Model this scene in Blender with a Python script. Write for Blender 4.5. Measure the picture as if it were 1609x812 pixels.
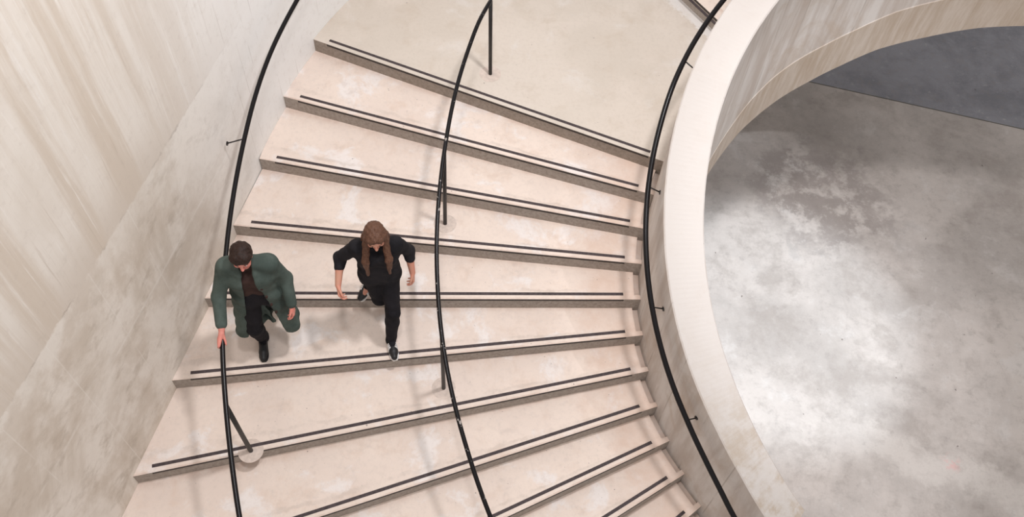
import bpy, bmesh, math, random
import numpy as np
from mathutils import Vector, Matrix

random.seed(7)
for o in list(bpy.data.objects):
    bpy.data.objects.remove(o)
scene = bpy.context.scene
COL = scene.collection

# ------------------------------------------------------------------ camera
FPX, PITCH, ROLL, CAMZ = 1398.177, 0.58580, 0.0817, 6.81025
cam_d = bpy.data.cameras.new('camera')
cam_d.sensor_fit = 'HORIZONTAL'
cam_d.sensor_width = 36.0
cam_d.lens = FPX * 36.0 / 1609.0
cam_d.clip_start = 0.05
cam_d.clip_end = 200
cam = bpy.data.objects.new('camera', cam_d)
COL.objects.link(cam)
_fw = Vector((0, math.sin(PITCH), -math.cos(PITCH)))
_up = Vector((0, math.cos(PITCH), math.sin(PITCH)))
_rt = Vector((1, 0, 0))
_r2 = _rt * math.cos(ROLL) + _up * math.sin(ROLL)
_u2 = -_rt * math.sin(ROLL) + _up * math.cos(ROLL)
cam.matrix_world = Matrix(((_r2.x, _u2.x, -_fw.x, 0), (_r2.y, _u2.y, -_fw.y, 0),
                           (_r2.z, _u2.z, -_fw.z, CAMZ), (0, 0, 0, 1)))
scene.camera = cam

# ------------------------------------------------------------------ light
world = bpy.data.worlds.new('world')
scene.world = world
world.use_nodes = True
world.node_tree.nodes['Background'].inputs[0].default_value = (0.96, 0.957, 0.965, 1)
world.node_tree.nodes['Background'].inputs[1].default_value = 0.62


def lamp(name, kind, loc, target, energy, color, **kw):
    d = bpy.data.lights.new(name, kind)
    d.energy = energy
    d.color = color
    for k, v in kw.items():
        setattr(d, k, v)
    o = bpy.data.objects.new(name, d)
    o.location = loc
    o.rotation_euler = (Vector(target) - Vector(loc)).to_track_quat('-Z', 'Y').to_euler()
    COL.objects.link(o)
    return o


W_STR, L_A, L_B, L_C, L_D = 0.645, 180, 400, 4900, 1800
world.node_tree.nodes['Background'].inputs[1].default_value = W_STR
lamp('ceiling_lamp', 'AREA', (-0.45, 2.1, 9.0), (-0.2, 3.0, 0), L_A, (0.955, 0.942, 0.955), shape='DISK', size=0.7)
lamp('ceiling_lamp', 'AREA', (1.53, 4.6, 8.6), (0.6, 4.7, 0), L_B, (0.955, 0.942, 0.955), shape='DISK', size=0.7)
lamp('cool_spotlight', 'SPOT', (4.1, 2.9, 8.5), (3.4, 5.8, -2.97), L_C, (0.78, 0.90, 1.0),
     spot_size=math.radians(20), spot_blend=0.6, shadow_soft_size=0.12)
lamp('well_spotlight', 'SPOT', (6.4, 3.4, 9.0), (4.1, 4.95, 1.2), L_D, (0.93, 0.95, 1.0),
     spot_size=math.radians(33), spot_blend=0.45, shadow_soft_size=0.06)

scene.view_settings.view_transform = 'Standard'
scene.view_settings.look = 'None'
scene.view_settings.gamma = 1
scene.view_settings.use_curve_mapping = False
scene.view_settings.exposure = 0.0

# ------------------------------------------------------------------ layout of the stair (metres)
CX, CY = 4.18926, 4.88072
TH0, DTH = 2.80549, 0.106990
OFF = 0.0169
RISE = 0.165
FLOOR = -2.97


def lerp(x, xs, ys):
    return float(np.interp(x, xs, ys))


def th(i):
    return TH0 + DTH * i


def polar(i, r, z=0.0):
    a = th(i)
    return Vector((CX + math.cos(a) * r, CY + math.sin(a) * r, z))


def nose(i, r, z=0.0, back=0.0):
    """point on nosing line i (back = distance behind it, on the tread)"""
    a = th(i)
    return Vector((CX + math.cos(a) * r - math.sin(a) * (OFF - back),
                   CY + math.sin(a) * r + math.cos(a) * (OFF - back), z))


def r_out(i):      # stair face of the parapet
    return lerp(i, [-20, 9.2, 10.45, 11.6, 12.6, 18], [2.905, 2.905, 2.928, 2.978, 3.02, 3.25])


def r_in(i):       # well face of the parapet
    return lerp(i, [-20, 8, 9.2, 10.8, 12.4, 18], [2.552, 2.548, 2.555, 2.581, 2.628, 2.8])


WA = Vector((-2.66, 5.711, 0))
WD = Vector((-0.538, -3.188, 0)).normalized()


def r_wall(i):
    if i <= 1.9:
        return 6.905
    a = th(i)
    e = Vector((math.cos(a), math.sin(a), 0))
    c = Vector((CX, CY, 0)) + Vector((-e.y, e.x, 0)) * OFF
    # c + e*r on WA + WD*s
    d = WA - c
    det = e.x * (-WD.y) + WD.x * e.y
    if abs(det) < 0.12:
        return 9.4
    r = (d.x * (-WD.y) + WD.x * d.y) / det
    return min(r, 9.4) if r > 0 else 9.4


def z_par(i):
    return lerp(i, [-16, -5.65, 0, 20], [3.62, 1.90, 1.22, 1.22 - 3.3])


BOT_I = [-16, -14.46, -13.09, -11.43, -9.75, -8.48, -7.21, -5.89, -3.9, -2.38, 0, 20]
BOT_Z = [1.02, 0.819, 0.675, 0.468, 0.287, 0.104, -0.044, -0.159, -0.359, -0.62, -1.0, -4.3]


def z_bot(i):
    return max(FLOOR, lerp(i, BOT_I, BOT_Z))


def z_rail(i):
    return 0.98 - 0.165 * max(i, 0.0)


# ------------------------------------------------------------------ materials
def new_mat(name):
    m = bpy.data.materials.new(name)
    m.use_nodes = True
    nt = m.node_tree
    return m, nt, nt.nodes['Principled BSDF']


class N:
    """small node graph helper"""

    def __init__(self, nt):
        self.nt = nt

    def node(self, t, **kw):
        n = self.nt.nodes.new(t)
        for k, v in kw.items():
            setattr(n, k, v)
        return n

    def link(self, a, b):
        self.nt.links.new(a, b)

    def pos(self):
        return self.node('ShaderNodeNewGeometry').outputs['Position']

    def mapping(self, vec, scale=(1, 1, 1), rot=(0, 0, 0), loc=(0, 0, 0)):
        n = self.node('ShaderNodeMapping')
        n.inputs['Scale'].default_value = scale
        n.inputs['Rotation'].default_value = rot
        n.inputs['Location'].default_value = loc
        self.link(vec, n.inputs['Vector'])
        return n.outputs[0]

    def noise(self, vec, scale, detail=4, rough=0.6, dist=0.0):
        n = self.node('ShaderNodeTexNoise')
        n.inputs['Scale'].default_value = scale
        n.inputs['Detail'].default_value = detail
        n.inputs['Roughness'].default_value = rough
        n.inputs['Distortion'].default_value = dist
        self.link(vec, n.inputs['Vector'])
        return n.outputs['Fac']

    def ramp(self, fac, lo, hi, a=0.0, b=1.0):
        n = self.node('ShaderNodeMapRange')
        n.interpolation_type = 'SMOOTHSTEP'
        n.inputs['From Min'].default_value = lo
        n.inputs['From Max'].default_value = hi
        n.inputs['To Min'].default_value = a
        n.inputs['To Max'].default_value = b
        self.link(fac, n.inputs['Value'])
        return n.outputs['Result']

    def math(self, op, a, b=None):
        n = self.node('ShaderNodeMath', operation=op)
        for k, v in enumerate((a, b)):
            if v is None:
                continue
            if isinstance(v, (int, float)):
                n.inputs[k].default_value = v
            else:
                self.link(v, n.inputs[k])
        return n.outputs[0]

    def mix(self, fac, a, b):
        n = self.node('ShaderNodeMix', data_type='RGBA')
        if isinstance(fac, (int, float)):
            n.inputs['Factor'].default_value = fac
        else:
            self.link(fac, n.inputs['Factor'])
        for k, v in (('A', a), ('B', b)):
            s = [q for q in n.inputs if q.name == k and q.type == 'RGBA'][0]
            if isinstance(v, tuple):
                s.default_value = v + (1,) if len(v) == 3 else v
            else:
                self.link(v, s)
        return [q for q in n.outputs if q.type == 'RGBA'][0]

    def sep(self, vec):
        n = self.node('ShaderNodeSeparateXYZ')
        self.link(vec, n.inputs[0])
        return n.outputs

    def dot(self, vec, v):
        n = self.node('ShaderNodeVectorMath', operation='DOT_PRODUCT')
        self.link(vec, n.inputs[0])
        n.inputs[1].default_value = v
        return n.outputs['Value']

    def comb(self, x, y, z):
        n = self.node('ShaderNodeCombineXYZ')
        for k, v in enumerate((x, y, z)):
            if isinstance(v, (int, float)):
                n.inputs[k].default_value = v
            else:
                self.link(v, n.inputs[k])
        return n.outputs[0]

    def bump(self, h, strength, dist, bsdf):
        n = self.node('ShaderNodeBump')
        n.inputs['Strength'].default_value = strength
        n.inputs['Distance'].default_value = dist
        self.link(h, n.inputs['Height'])
        self.link(n.outputs[0], bsdf.inputs['Normal'])


def speckle(g, p, col, amount=0.5, scale=38.0, thr=0.70):
    """sparse small dark pits"""
    s = g.noise(p, scale, 2, 0.5)
    f = g.ramp(s, thr, thr + 0.05, 0, amount)
    return g.mix(f, col, (0.16, 0.13, 0.12))


def stair_index(g, p):
    x, y, z = g.sep(p)[:3]
    ang = g.math('ARCTAN2', g.math('SUBTRACT', y, CY), g.math('SUBTRACT', x, CX))
    ang = g.math('FLOORED_MODULO', ang, 2 * math.pi)
    return g.math('DIVIDE', g.math('SUBTRACT', ang, TH0), DTH)


def concrete_tread():
    m, nt, b = new_mat('stair_concrete')
    g = N(nt)
    p = g.pos()
    big = g.noise(p, 0.9, 5, 0.6, 0.2)
    mid = g.noise(p, 3.4, 7, 0.68, 0.3)
    fine = g.noise(p, 22, 6, 0.75)
    c = g.mix(g.ramp(big, 0.35, 0.65), (0.80, 0.675, 0.59), (0.735, 0.615, 0.54))
    c = g.mix(g.ramp(mid, 0.50, 0.72, 0, 0.8), c, (0.69, 0.545, 0.455))
    # pale laitance clouds
    cl = g.ramp(g.noise(p, 2.0, 9, 0.66, 0.4), 0.53, 0.63, 0, 0.8)
    c = g.mix(cl, c, (0.815, 0.755, 0.725))
    c = g.mix(g.ramp(g.noise(p, 5.2, 8, 0.7, 0.2), 0.55, 0.72, 0, 0.5), c, (0.60, 0.50, 0.445))
    c = g.mix(g.ramp(fine, 0.45, 0.75, 0, 0.42), c, (0.60, 0.51, 0.455))
    # wear: brownish at the foot of each riser, grubby line behind each strip
    fr = g.math('FRACT', stair_index(g, p))
    edge = g.noise(p, 4.5, 6, 0.7)
    foot = g.math('MULTIPLY', g.ramp(fr, 0.17, 0.03), g.ramp(edge, 0.34, 0.62))
    c = g.mix(g.math('MULTIPLY', foot, 0.62), c, (0.60, 0.445, 0.365))
    wl_ = g.ramp(g.math('ABSOLUTE', g.math('SUBTRACT', g.math('ADD', fr, g.ramp(edge, 0.2, 0.8, -0.06, 0.06)), 0.80)), 0.05, 0.015)
    c = g.mix(g.math('MULTIPLY', wl_, g.ramp(mid, 0.40, 0.60, 0.05, 0.42)), c, (0.55, 0.46, 0.40))
    x_, y_, z_ = g.sep(p)[:3]
    rad = g.math('SQRT', g.math('ADD', g.math('POWER', g.math('SUBTRACT', x_, CX), 2.0), g.math('POWER', g.math('SUBTRACT', y_, CY), 2.0)))
    rad = g.math('ADD', rad, g.ramp(edge, 0.2, 0.8, -0.3, 0.3))
    c = g.mix(g.math('MULTIPLY', g.ramp(rad, 3.75, 3.05), g.ramp(mid, 0.30, 0.62, 0.30, 0.75)), c, (0.675, 0.505, 0.41))
    c = speckle(g, p, c, 0.7, 34, 0.74)
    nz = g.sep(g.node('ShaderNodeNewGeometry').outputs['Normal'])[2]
    upright = g.mix(g.ramp(g.noise(p, 30, 5, 0.75), 0.35, 0.7), (0.40, 0.345, 0.302), (0.28, 0.235, 0.20))  # darker colour for the upright faces, mixed in by the normal
    c = g.mix(g.ramp(nz, 0.3, 0.7), upright, c)
    g.link(c, b.inputs['Base Color'])
    b.inputs['Roughness'].default_value = 0.75
    b.inputs['Specular IOR Level'].default_value = 0.25
    g.bump(fine, 0.12, 0.01, b)
    return m


def concrete_landing():
    m, nt, b = new_mat('landing_concrete')
    g = N(nt)
    p = g.pos()
    big = g.noise(p, 0.8, 5, 0.62, 0.6)
    mid = g.noise(p, 2.6, 8, 0.7, 0.3)
    fine = g.noise(p, 24, 5, 0.7)
    c = g.mix(g.ramp(big, 0.38, 0.62), (0.665, 0.585, 0.51), (0.615, 0.54, 0.465))
    c = g.mix(g.ramp(mid, 0.5, 0.7, 0, 0.7), c, (0.565, 0.475, 0.39))
    c = g.mix(g.ramp(g.noise(p, 1.7, 8, 0.65, 0.4), 0.56, 0.68, 0, 0.5), c, (0.70, 0.65, 0.605))
    c = g.mix(g.ramp(fine, 0.45, 0.75, 0, 0.4), c, (0.53, 0.455, 0.39))
    pale = g.math('MULTIPLY', g.ramp(g.math('ADD', stair_index(g, p), g.ramp(fine, 0.2, 0.8, -0.12, 0.12)), -5.22, -5.36),
                  g.ramp(g.noise(p, 3.0, 5, 0.6), 0.25, 0.5, 0.3, 0.9))
    c = g.mix(pale, c, (0.78, 0.74, 0.71))
    c = speckle(g, p, c, 0.7, 28, 0.74)
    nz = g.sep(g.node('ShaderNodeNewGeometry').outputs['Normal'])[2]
    upright = g.mix(g.ramp(g.noise(p, 30, 5, 0.75), 0.35, 0.7), (0.34, 0.285, 0.24), (0.24, 0.195, 0.16))  # upright faces of the landing get a darker colour
    c = g.mix(g.ramp(nz, 0.3, 0.7), upright, c)
    g.link(c, b.inputs['Base Color'])
    b.inputs['Roughness'].default_value = 0.7
    b.inputs['Specular IOR Level'].default_value = 0.25
    g.bump(fine, 0.1, 0.01, b)
    return m


def concrete_wall():
    m, nt, b = new_mat('board_marked_concrete')
    g = N(nt)
    p = g.pos()
    along = g.dot(p, (WD.x, WD.y, 0))
    z = g.sep(p)[2]
    # vertical run marks in the upper pour
    sv = g.comb(g.math('ADD', along, g.ramp(g.noise(p, 1.2, 3), 0.2, 0.8, -0.012, 0.012)), 0.0, g.math('MULTIPLY', z, 0.05))
    st1 = g.noise(sv, 3.6, 8, 0.66, 0.0)
    st2 = g.noise(g.comb(along, 3.1, g.math('MULTIPLY', z, 0.03)), 24, 5, 0.75, 0.0)
    blotch = g.noise(p, 1.1, 6, 0.62, 0.5)
    fine = g.noise(p, 16, 6, 0.7)
    up = g.mix(g.ramp(st1, 0.40, 0.60), (0.645, 0.565, 0.49), (0.77, 0.718, 0.668))
    up = g.mix(g.ramp(st2, 0.57, 0.70, 0, 0.7), up, (0.84, 0.80, 0.765))
    up = g.mix(g.ramp(st2, 0.40, 0.30, 0, 0.5), up, (0.49, 0.41, 0.34))
    run = g.noise(g.comb(along, 7.7, g.math('MULTIPLY', z, 0.09)), 2.6, 9, 0.74, 0.0)
    up = g.mix(g.ramp(run, 0.60, 0.68, 0, 0.6), up, (0.52, 0.44, 0.37))
    up = g.mix(g.ramp(run, 0.41, 0.33, 0, 0.6), up, (0.83, 0.80, 0.775))
    up = g.mix(g.ramp(blotch, 0.5, 0.7, 0, 0.35), up, (0.64, 0.57, 0.505))
    up = g.mix(g.math('MULTIPLY', g.ramp(z, 1.75, 1.2), g.ramp(st1, 0.38, 0.58, 0.15, 0.6)), up, (0.585, 0.505, 0.435))
    # lower pour: mottled with faint panel lines
    lo = g.mix(g.ramp(blotch, 0.40, 0.60), (0.78, 0.72, 0.665), (0.61, 0.535, 0.465))
    diag = g.noise(g.mapping(g.comb(along, 0.0, z), (1.0, 1, 1.6), (0, 0.9, 0)), 2.4, 9, 0.72, 0.2)
    lo = g.mix(g.ramp(diag, 0.50, 0.68, 0, 0.7), lo, (0.46, 0.39, 0.325))
    lo = g.mix(g.ramp(diag, 0.44, 0.34, 0, 0.55), lo, (0.76, 0.71, 0.66))
    lo = g.mix(g.math('MULTIPLY', g.ramp(z, 0.80, 1.18), g.ramp(fine, 0.3, 0.6, 0.35, 0.75)), lo, (0.78, 0.73, 0.68))
    lo = g.mix(g.math('MULTIPLY', g.ramp(g.noise(p, 1.7, 6, 0.65), 0.48, 0.62), 0.5), lo, (0.56, 0.475, 0.40))
    # pale thin panel lines (vertical every 0.6 m, one level line)
    fr = g.math('ABSOLUTE', g.math('SUBTRACT', g.math('FRACT', g.math('MULTIPLY', along, 1.65)), 0.5))
    vl = g.math('MULTIPLY', g.ramp(fr, 0.012, 0.004), g.ramp(g.noise(p, 2.3, 3), 0.42, 0.58))
    hz = g.math('ABSOLUTE', g.math('SUBTRACT', z, 0.28))
    hl = g.math('MULTIPLY', g.ramp(hz, 0.02, 0.006), g.ramp(g.noise(p, 1.9, 3), 0.40, 0.60))
    lo = g.mix(g.math('MULTIPLY', g.math('MAXIMUM', vl, hl), 0.35), lo, (0.82, 0.78, 0.74))
    zz = g.math('ADD', z, g.ramp(fine, 0.2, 0.8, -0.02, 0.02))
    c = g.mix(g.ramp(zz, 1.19, 1.215), lo, up)
    tint = g.node('ShaderNodeMix', data_type='RGBA', blend_type='MULTIPLY')
    tint.inputs['Factor'].default_value = 1.0
    g.link(c, tint.inputs[6])
    tint.inputs[7].default_value = (1.0, 0.985, 0.955, 1)
    c = tint.outputs[2]
    # darker line at the pour joint, broken
    j = g.math('MULTIPLY', g.ramp(g.math('ABSOLUTE', g.math('SUBTRACT', zz, 1.205)), 0.016, 0.004),
               g.ramp(g.noise(p, 3.5, 3), 0.45, 0.6, 0.0, 0.5))
    c = g.mix(j, c, (0.36, 0.29, 0.24))
    # cool white light near the landing painted into the colour; thin board lines
    pale = g.ramp(along, -3.4, -6.0)
    c = g.mix(g.math('MULTIPLY', pale, 0.9), c, (0.92, 0.905, 0.89))
    f2 = g.math('ABSOLUTE', g.math('SUBTRACT', g.math('FRACT', g.math('MULTIPLY', along, 5.5)), 0.5))
    bl = g.math('MULTIPLY', g.ramp(f2, 0.03, 0.008), g.ramp(g.noise(p, 2.0, 3, 0.6), 0.45, 0.6))
    bl = g.math('MULTIPLY', bl, g.ramp(along, -4.6, -5.4))
    c = g.mix(g.math('MULTIPLY', bl, 0.4), c, (0.40, 0.34, 0.30))
    c = g.mix(g.ramp(fine, 0.5, 0.8, 0, 0.3), c, (0.50, 0.43, 0.37))
    g.link(c, b.inputs['Base Color'])
    b.inputs['Roughness'].default_value = 0.7
    b.inputs['Specular IOR Level'].default_value = 0.25
    g.bump(g.math('ADD', fine, st2), 0.12, 0.01, b)
    return m


def concrete_parapet():
    m, nt, b = new_mat('parapet_concrete')
    g = N(nt)
    p = g.pos()
    nrm = g.node('ShaderNodeNewGeometry').outputs['Normal']
    nz = g.sep(nrm)[2]
    x, y, z = g.sep(p)[:3]
    ang = g.math('ARCTAN2', g.math('SUBTRACT', y, CY), g.math('SUBTRACT', x, CX))
    # the cap: very pale, with brown weathering towards the foot of the stair
    cap = g.mix(g.ramp(g.noise(p, 2.5, 5, 0.6, 0.6), 0.45, 0.7, 0, 0.5), (0.60, 0.548, 0.51), (0.57, 0.51, 0.465))
    st = g.noise(g.comb(g.math('MULTIPLY', ang, 2.0), g.math('MULTIPLY', x, 0.0), z), 3.2, 8, 0.72, 0.0)
    st = g.math('ADD', g.math('MULTIPLY', st, 0.5), g.math('MULTIPLY', g.noise(p, 6.0, 8, 0.72), 0.5))
    foot = g.ramp(z, 0.15, -0.85)
    cap = g.mix(g.math('MULTIPLY', foot, g.ramp(st, 0.42, 0.62)), cap, (0.42, 0.32, 0.225))
    # the faces: board marks running up and down, level pour line near the bottom
    sv = g.comb(g.math('MULTIPLY', ang, 2.7), 0.0, g.math('MULTIPLY', z, 0.12))
    s1 = g.noise(sv, 4.5, 5, 0.62, 0.2)
    s2 = g.noise(sv, 16, 4, 0.7)
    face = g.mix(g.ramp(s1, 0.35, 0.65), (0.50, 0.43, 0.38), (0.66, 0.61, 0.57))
    face = g.mix(g.ramp(s2, 0.52, 0.72, 0, 0.45), face, (0.72, 0.67, 0.63))
    face = g.mix(g.ramp(g.noise(p, 2.2, 6, 0.65, 0.8), 0.5, 0.7, 0, 0.55), face, (0.47, 0.37, 0.29))
    # slab edge band at the bottom is browner
    fr = g.math('ABSOLUTE', g.math('SUBTRACT', g.math('FRACT', g.math('MULTIPLY', ang, 6.5)), 0.5))
    vl = g.math('MULTIPLY', g.ramp(fr, 0.02, 0.006), g.ramp(g.noise(p, 2.0, 3), 0.42, 0.56, 0, 0.5))
    face = g.mix(vl, face, (0.30, 0.25, 0.21))
    at = g.node('ShaderNodeAttribute', attribute_name='band')
    face = g.mix(g.math('MULTIPLY', at.outputs['Fac'], 0.75), face,
                 g.mix(g.ramp(s2, 0.35, 0.65), (0.42, 0.325, 0.24), (0.52, 0.43, 0.35)))
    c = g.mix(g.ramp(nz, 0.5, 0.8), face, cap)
    fine = g.noise(p, 18, 5, 0.7)
    c = g.mix(g.ramp(fine, 0.5, 0.8, 0, 0.2), c, (0.5, 0.42, 0.36))
    g.link(c, b.inputs['Base Color'])
    b.inputs['Roughness'].default_value = 0.7
    b.inputs['Specular IOR Level'].default_value = 0.25
    g.bump(fine, 0.1, 0.01, b)
    return m


def concrete_floor():
    m, nt, b = new_mat('polished_floor_concrete')
    g = N(nt)
    p = g.pos()
    big = g.noise(p, 0.6, 7, 0.66, 0.2)
    mid = g.noise(p, 1.5, 9, 0.72, 0.15)
    fine = g.noise(p, 8, 9, 0.78, 0.1)
    c = g.mix(g.ramp(big, 0.35, 0.65), (0.555, 0.495, 0.455), (0.42, 0.375, 0.345))
    c = g.mix(g.ramp(mid, 0.48, 0.65, 0, 0.58), c, (0.335, 0.29, 0.26))
    c = g.mix(g.ramp(mid, 0.46, 0.36, 0, 0.4), c, (0.62, 0.58, 0.55))
    # cloudy worn patch
    w = g.node('ShaderNodeVectorMath', operation='DISTANCE')
    g.link(g.mapping(p, (1, 1, 0), loc=(0, 0, 0)), w.inputs[0])
    w.inputs[1].default_value = (4.35, 8.05, 0)
    wd = g.math('ADD', w.outputs['Value'], g.ramp(mid, 0.3, 0.7, -0.35, 0.35))
    patch = g.math('MULTIPLY', g.ramp(wd, 1.25, 0.6), g.ramp(g.noise(p, 3.2, 9, 0.7, 0.1), 0.42, 0.56))
    c = g.mix(g.math('MULTIPLY', patch, 0.62), c, (0.22, 0.185, 0.168))
    pl2 = g.math('MULTIPLY', g.ramp(wd, 1.25, 0.6), g.ramp(g.noise(p, 4.4, 9, 0.7, 0.1), 0.55, 0.68))
    c = g.mix(g.math('MULTIPLY', pl2, 0.3), c, (0.62, 0.57, 0.53))
    # pale scuffed streak at the near end
    sd = g.dot(p, (0.30, 0.954, 0))
    s0 = 0.30 * 5.4 + 0.954 * 4.0
    sw = g.math('ADD', g.math('ABSOLUTE', g.math('SUBTRACT', sd, s0)), g.ramp(g.noise(p, 2.4, 6, 0.7), 0.2, 0.8, -0.3, 0.3))
    streak = g.math('MULTIPLY', g.ramp(sw, 0.36, 0.04, 0, 0.75), g.ramp(g.sep(p)[0], 3.6, 4.6))
    streak = g.math('MULTIPLY', streak, g.ramp(fine, 0.35, 0.6, 0.3, 1.0))
    c = g.mix(streak, c, (0.64, 0.585, 0.54))
    pk = g.node('ShaderNodeVectorMath', operation='DISTANCE')
    g.link(g.mapping(p, (1, 1, 0)), pk.inputs[0])
    pk.inputs[1].default_value = (5.33, 4.13, 0)
    pink = g.math('MULTIPLY', g.ramp(pk.outputs['Value'], 0.16, 0.02), g.ramp(g.noise(p, 11, 4), 0.42, 0.58))
    c = g.mix(g.math('MULTIPLY', pink, 0.55), c, (0.72, 0.36, 0.34))
    # beyond the joint the slab is greyer and bluer
    nx, ny = 0.1967, 0.9805
    d = g.math('SUBTRACT', g.dot(p, (nx, ny, 0)), nx * 4.36 + ny * 10.22)
    far = g.mix(g.ramp(mid, 0.4, 0.65), (0.29, 0.285, 0.31), (0.215, 0.212, 0.232))
    c = g.mix(g.ramp(d, -0.005, 0.005), c, far)
    c = g.mix(g.ramp(g.math('ABSOLUTE', d), 0.014, 0.006), c, (0.12, 0.11, 0.09))
    c = g.mix(g.ramp(fine, 0.48, 0.75, 0, 0.55), c, (0.28, 0.245, 0.225))
    c = g.mix(g.ramp(fine, 0.44, 0.28, 0, 0.4), c, (0.62, 0.58, 0.55))
    c = speckle(g, p, c, 0.8, 13, 0.755)
    g.link(c, b.inputs['Base Color'])
    b.inputs['Roughness'].default_value = 0.6
    b.inputs['Specular IOR Level'].default_value = 0.25
    g.bump(fine, 0.06, 0.01, b)
    return m


def plain(name, col, rough=0.5, spec=0.4, metal=0.0, var=0.15, scale=30.0):
    m, nt, b = new_mat(name)
    g = N(nt)
    tc = g.node('ShaderNodeTexCoord').outputs['Object']
    n = g.noise(tc, scale, 4, 0.6)
    dark = tuple(c * (1 - var) for c in col)
    light = tuple(min(1, c * (1 + var)) for c in col)
    g.link(g.mix(g.ramp(n, 0.3, 0.7), dark, light), b.inputs['Base Color'])
    b.inputs['Roughness'].default_value = rough
    b.inputs['Specular IOR Level'].default_value = spec
    b.inputs['Metallic'].default_value = metal
    return m


def worn_paint(name, wear):
    m, nt, b = new_mat(name)
    g = N(nt)
    p = g.pos()
    n = g.noise(p, 14, 3, 0.6)
    f = g.ramp(n, wear, wear + 0.04)
    c = g.mix(g.math('MULTIPLY', f, 0.85), (0.009, 0.0075, 0.008), (0.42, 0.37, 0.34))
    g.link(c, b.inputs['Base Color'])
    b.inputs['Roughness'].default_value = 0.24
    b.inputs['Specular IOR Level'].default_value = 0.2
    return m


def cloth(name, col, col2, scale=60.0):
    m, nt, b = new_mat(name)
    g = N(nt)
    tc = g.node('ShaderNodeTexCoord').outputs['Object']
    a = g.noise(tc, 5, 4, 0.6)
    f = g.noise(tc, scale * 4, 2, 0.6)
    c = g.mix(g.ramp(a, 0.35, 0.65), col, col2)
    c = g.mix(g.ramp(f, 0.4, 0.7, 0, 0.25), c, tuple(k * 0.6 for k in col))
    g.link(c, b.inputs['Base Color'])
    b.inputs['Roughness'].default_value = 0.85
    b.inputs['Specular IOR Level'].default_value = 0.15
    g.bump(f, 0.15, 0.004, b)
    return m


def skin_mat(name, col):
    m, nt, b = new_mat(name)
    g = N(nt)
    tc = g.node('ShaderNodeTexCoord').outputs['Object']
    n = g.noise(tc, 14, 4, 0.6)
    g.link(g.mix(g.ramp(n, 0.3, 0.7), col, (min(1, col[0] * 1.1), col[1] * 0.86, col[2] * 0.84)), b.inputs['Base Color'])
    b.inputs['Roughness'].default_value = 0.5
    b.inputs['Subsurface Weight'].default_value = 0.08
    b.inputs['Subsurface Radius'].default_value = (0.01, 0.004, 0.002)
    return m


def hair_mat(name, col, col2):
    m, nt, b = new_mat(name)
    g = N(nt)
    tc = g.node('ShaderNodeTexCoord').outputs['Object']
    n = g.noise(g.mapping(tc, (1, 1, 0.12)), 150, 4, 0.6)
    g.link(g.mix(g.ramp(n, 0.3, 0.7), col, col2), b.inputs['Base Color'])
    b.inputs['Roughness'].default_value = 0.55
    b.inputs['Specular IOR Level'].default_value = 0.2
    g.bump(n, 0.35, 0.006, b)
    return m


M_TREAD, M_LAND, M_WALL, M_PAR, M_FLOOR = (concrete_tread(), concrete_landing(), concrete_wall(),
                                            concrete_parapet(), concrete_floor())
M_STRIP = plain('dark_rubber_strip', (0.066, 0.050, 0.051), 0.7, 0.25, 0, 0.25, 40)
M_SLOT = plain('dark_groove_shade', (0.045, 0.036, 0.033), 0.6, 0.3, 0, 0.2, 40)
M_RAIL = worn_paint('black_rail_paint', 0.80)
M_WORN = worn_paint('scuffed_black_rail_paint', 0.635)
M_POST = plain('black_post_paint', (0.018, 0.015, 0.014), 0.45, 0.4, 0, 0.2, 20)
M_MORTAR = plain('mortar_patch', (0.63, 0.525, 0.46), 0.8, 0.2, 0, 0.10, 22)


# ------------------------------------------------------------------ object helpers
def finish(name, bm, mat, parent=None, smooth=False, origin=None):
    me = bpy.data.meshes.new(name)
    if origin is not None:
        bmesh.ops.translate(bm, verts=bm.verts[:], vec=-Vector(origin))
    bmesh.ops.recalc_face_normals(bm, faces=bm.faces[:])
    bm.to_mesh(me)
    bm.free()
    me.materials.append(mat)
    if smooth:
        me.polygons.foreach_set('use_smooth', [True] * len(me.polygons))
    o = bpy.data.objects.new(name, me)
    COL.objects.link(o)
    if parent is not None:
        o.parent = parent
    elif origin is not None:
        o.location = origin
    return o


def empty(name, loc, label, cat, group=None):
    o = bpy.data.objects.new(name, None)
    o.location = loc
    o.empty_display_size = 0.2
    o['label'] = label
    o['category'] = cat
    if group:
        o['group'] = group
    COL.objects.link(o)
    return o


def prism(bm, pts, z0, z1):
    """closed prism over plan polygon pts; z0/z1 numbers"""
    lo = [bm.verts.new((q[0], q[1], z0)) for q in pts]
    hi = [bm.verts.new((q[0], q[1], z1)) for q in pts]
    n = len(pts)
    bm.faces.new(hi)
    bm.faces.new(lo[::-1])
    for k in range(n):
        bm.faces.new((lo[k], lo[(k + 1) % n], hi[(k + 1) % n], hi[k]))


def sweep_rect(bm, rows, cap=True):
    """rows: list of section loops (lists of points, same length)"""
    vs = [[bm.verts.new(p) for p in r] for r in rows]
    n = len(rows[0])
    for a, b in zip(vs[:-1], vs[1:]):
        for k in range(n):
            bm.faces.new((a[k], a[(k + 1) % n], b[(k + 1) % n], b[k]))
    if cap:
        bm.faces.new(vs[0][::-1])
        bm.faces.new(vs[-1])
    return vs


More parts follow.
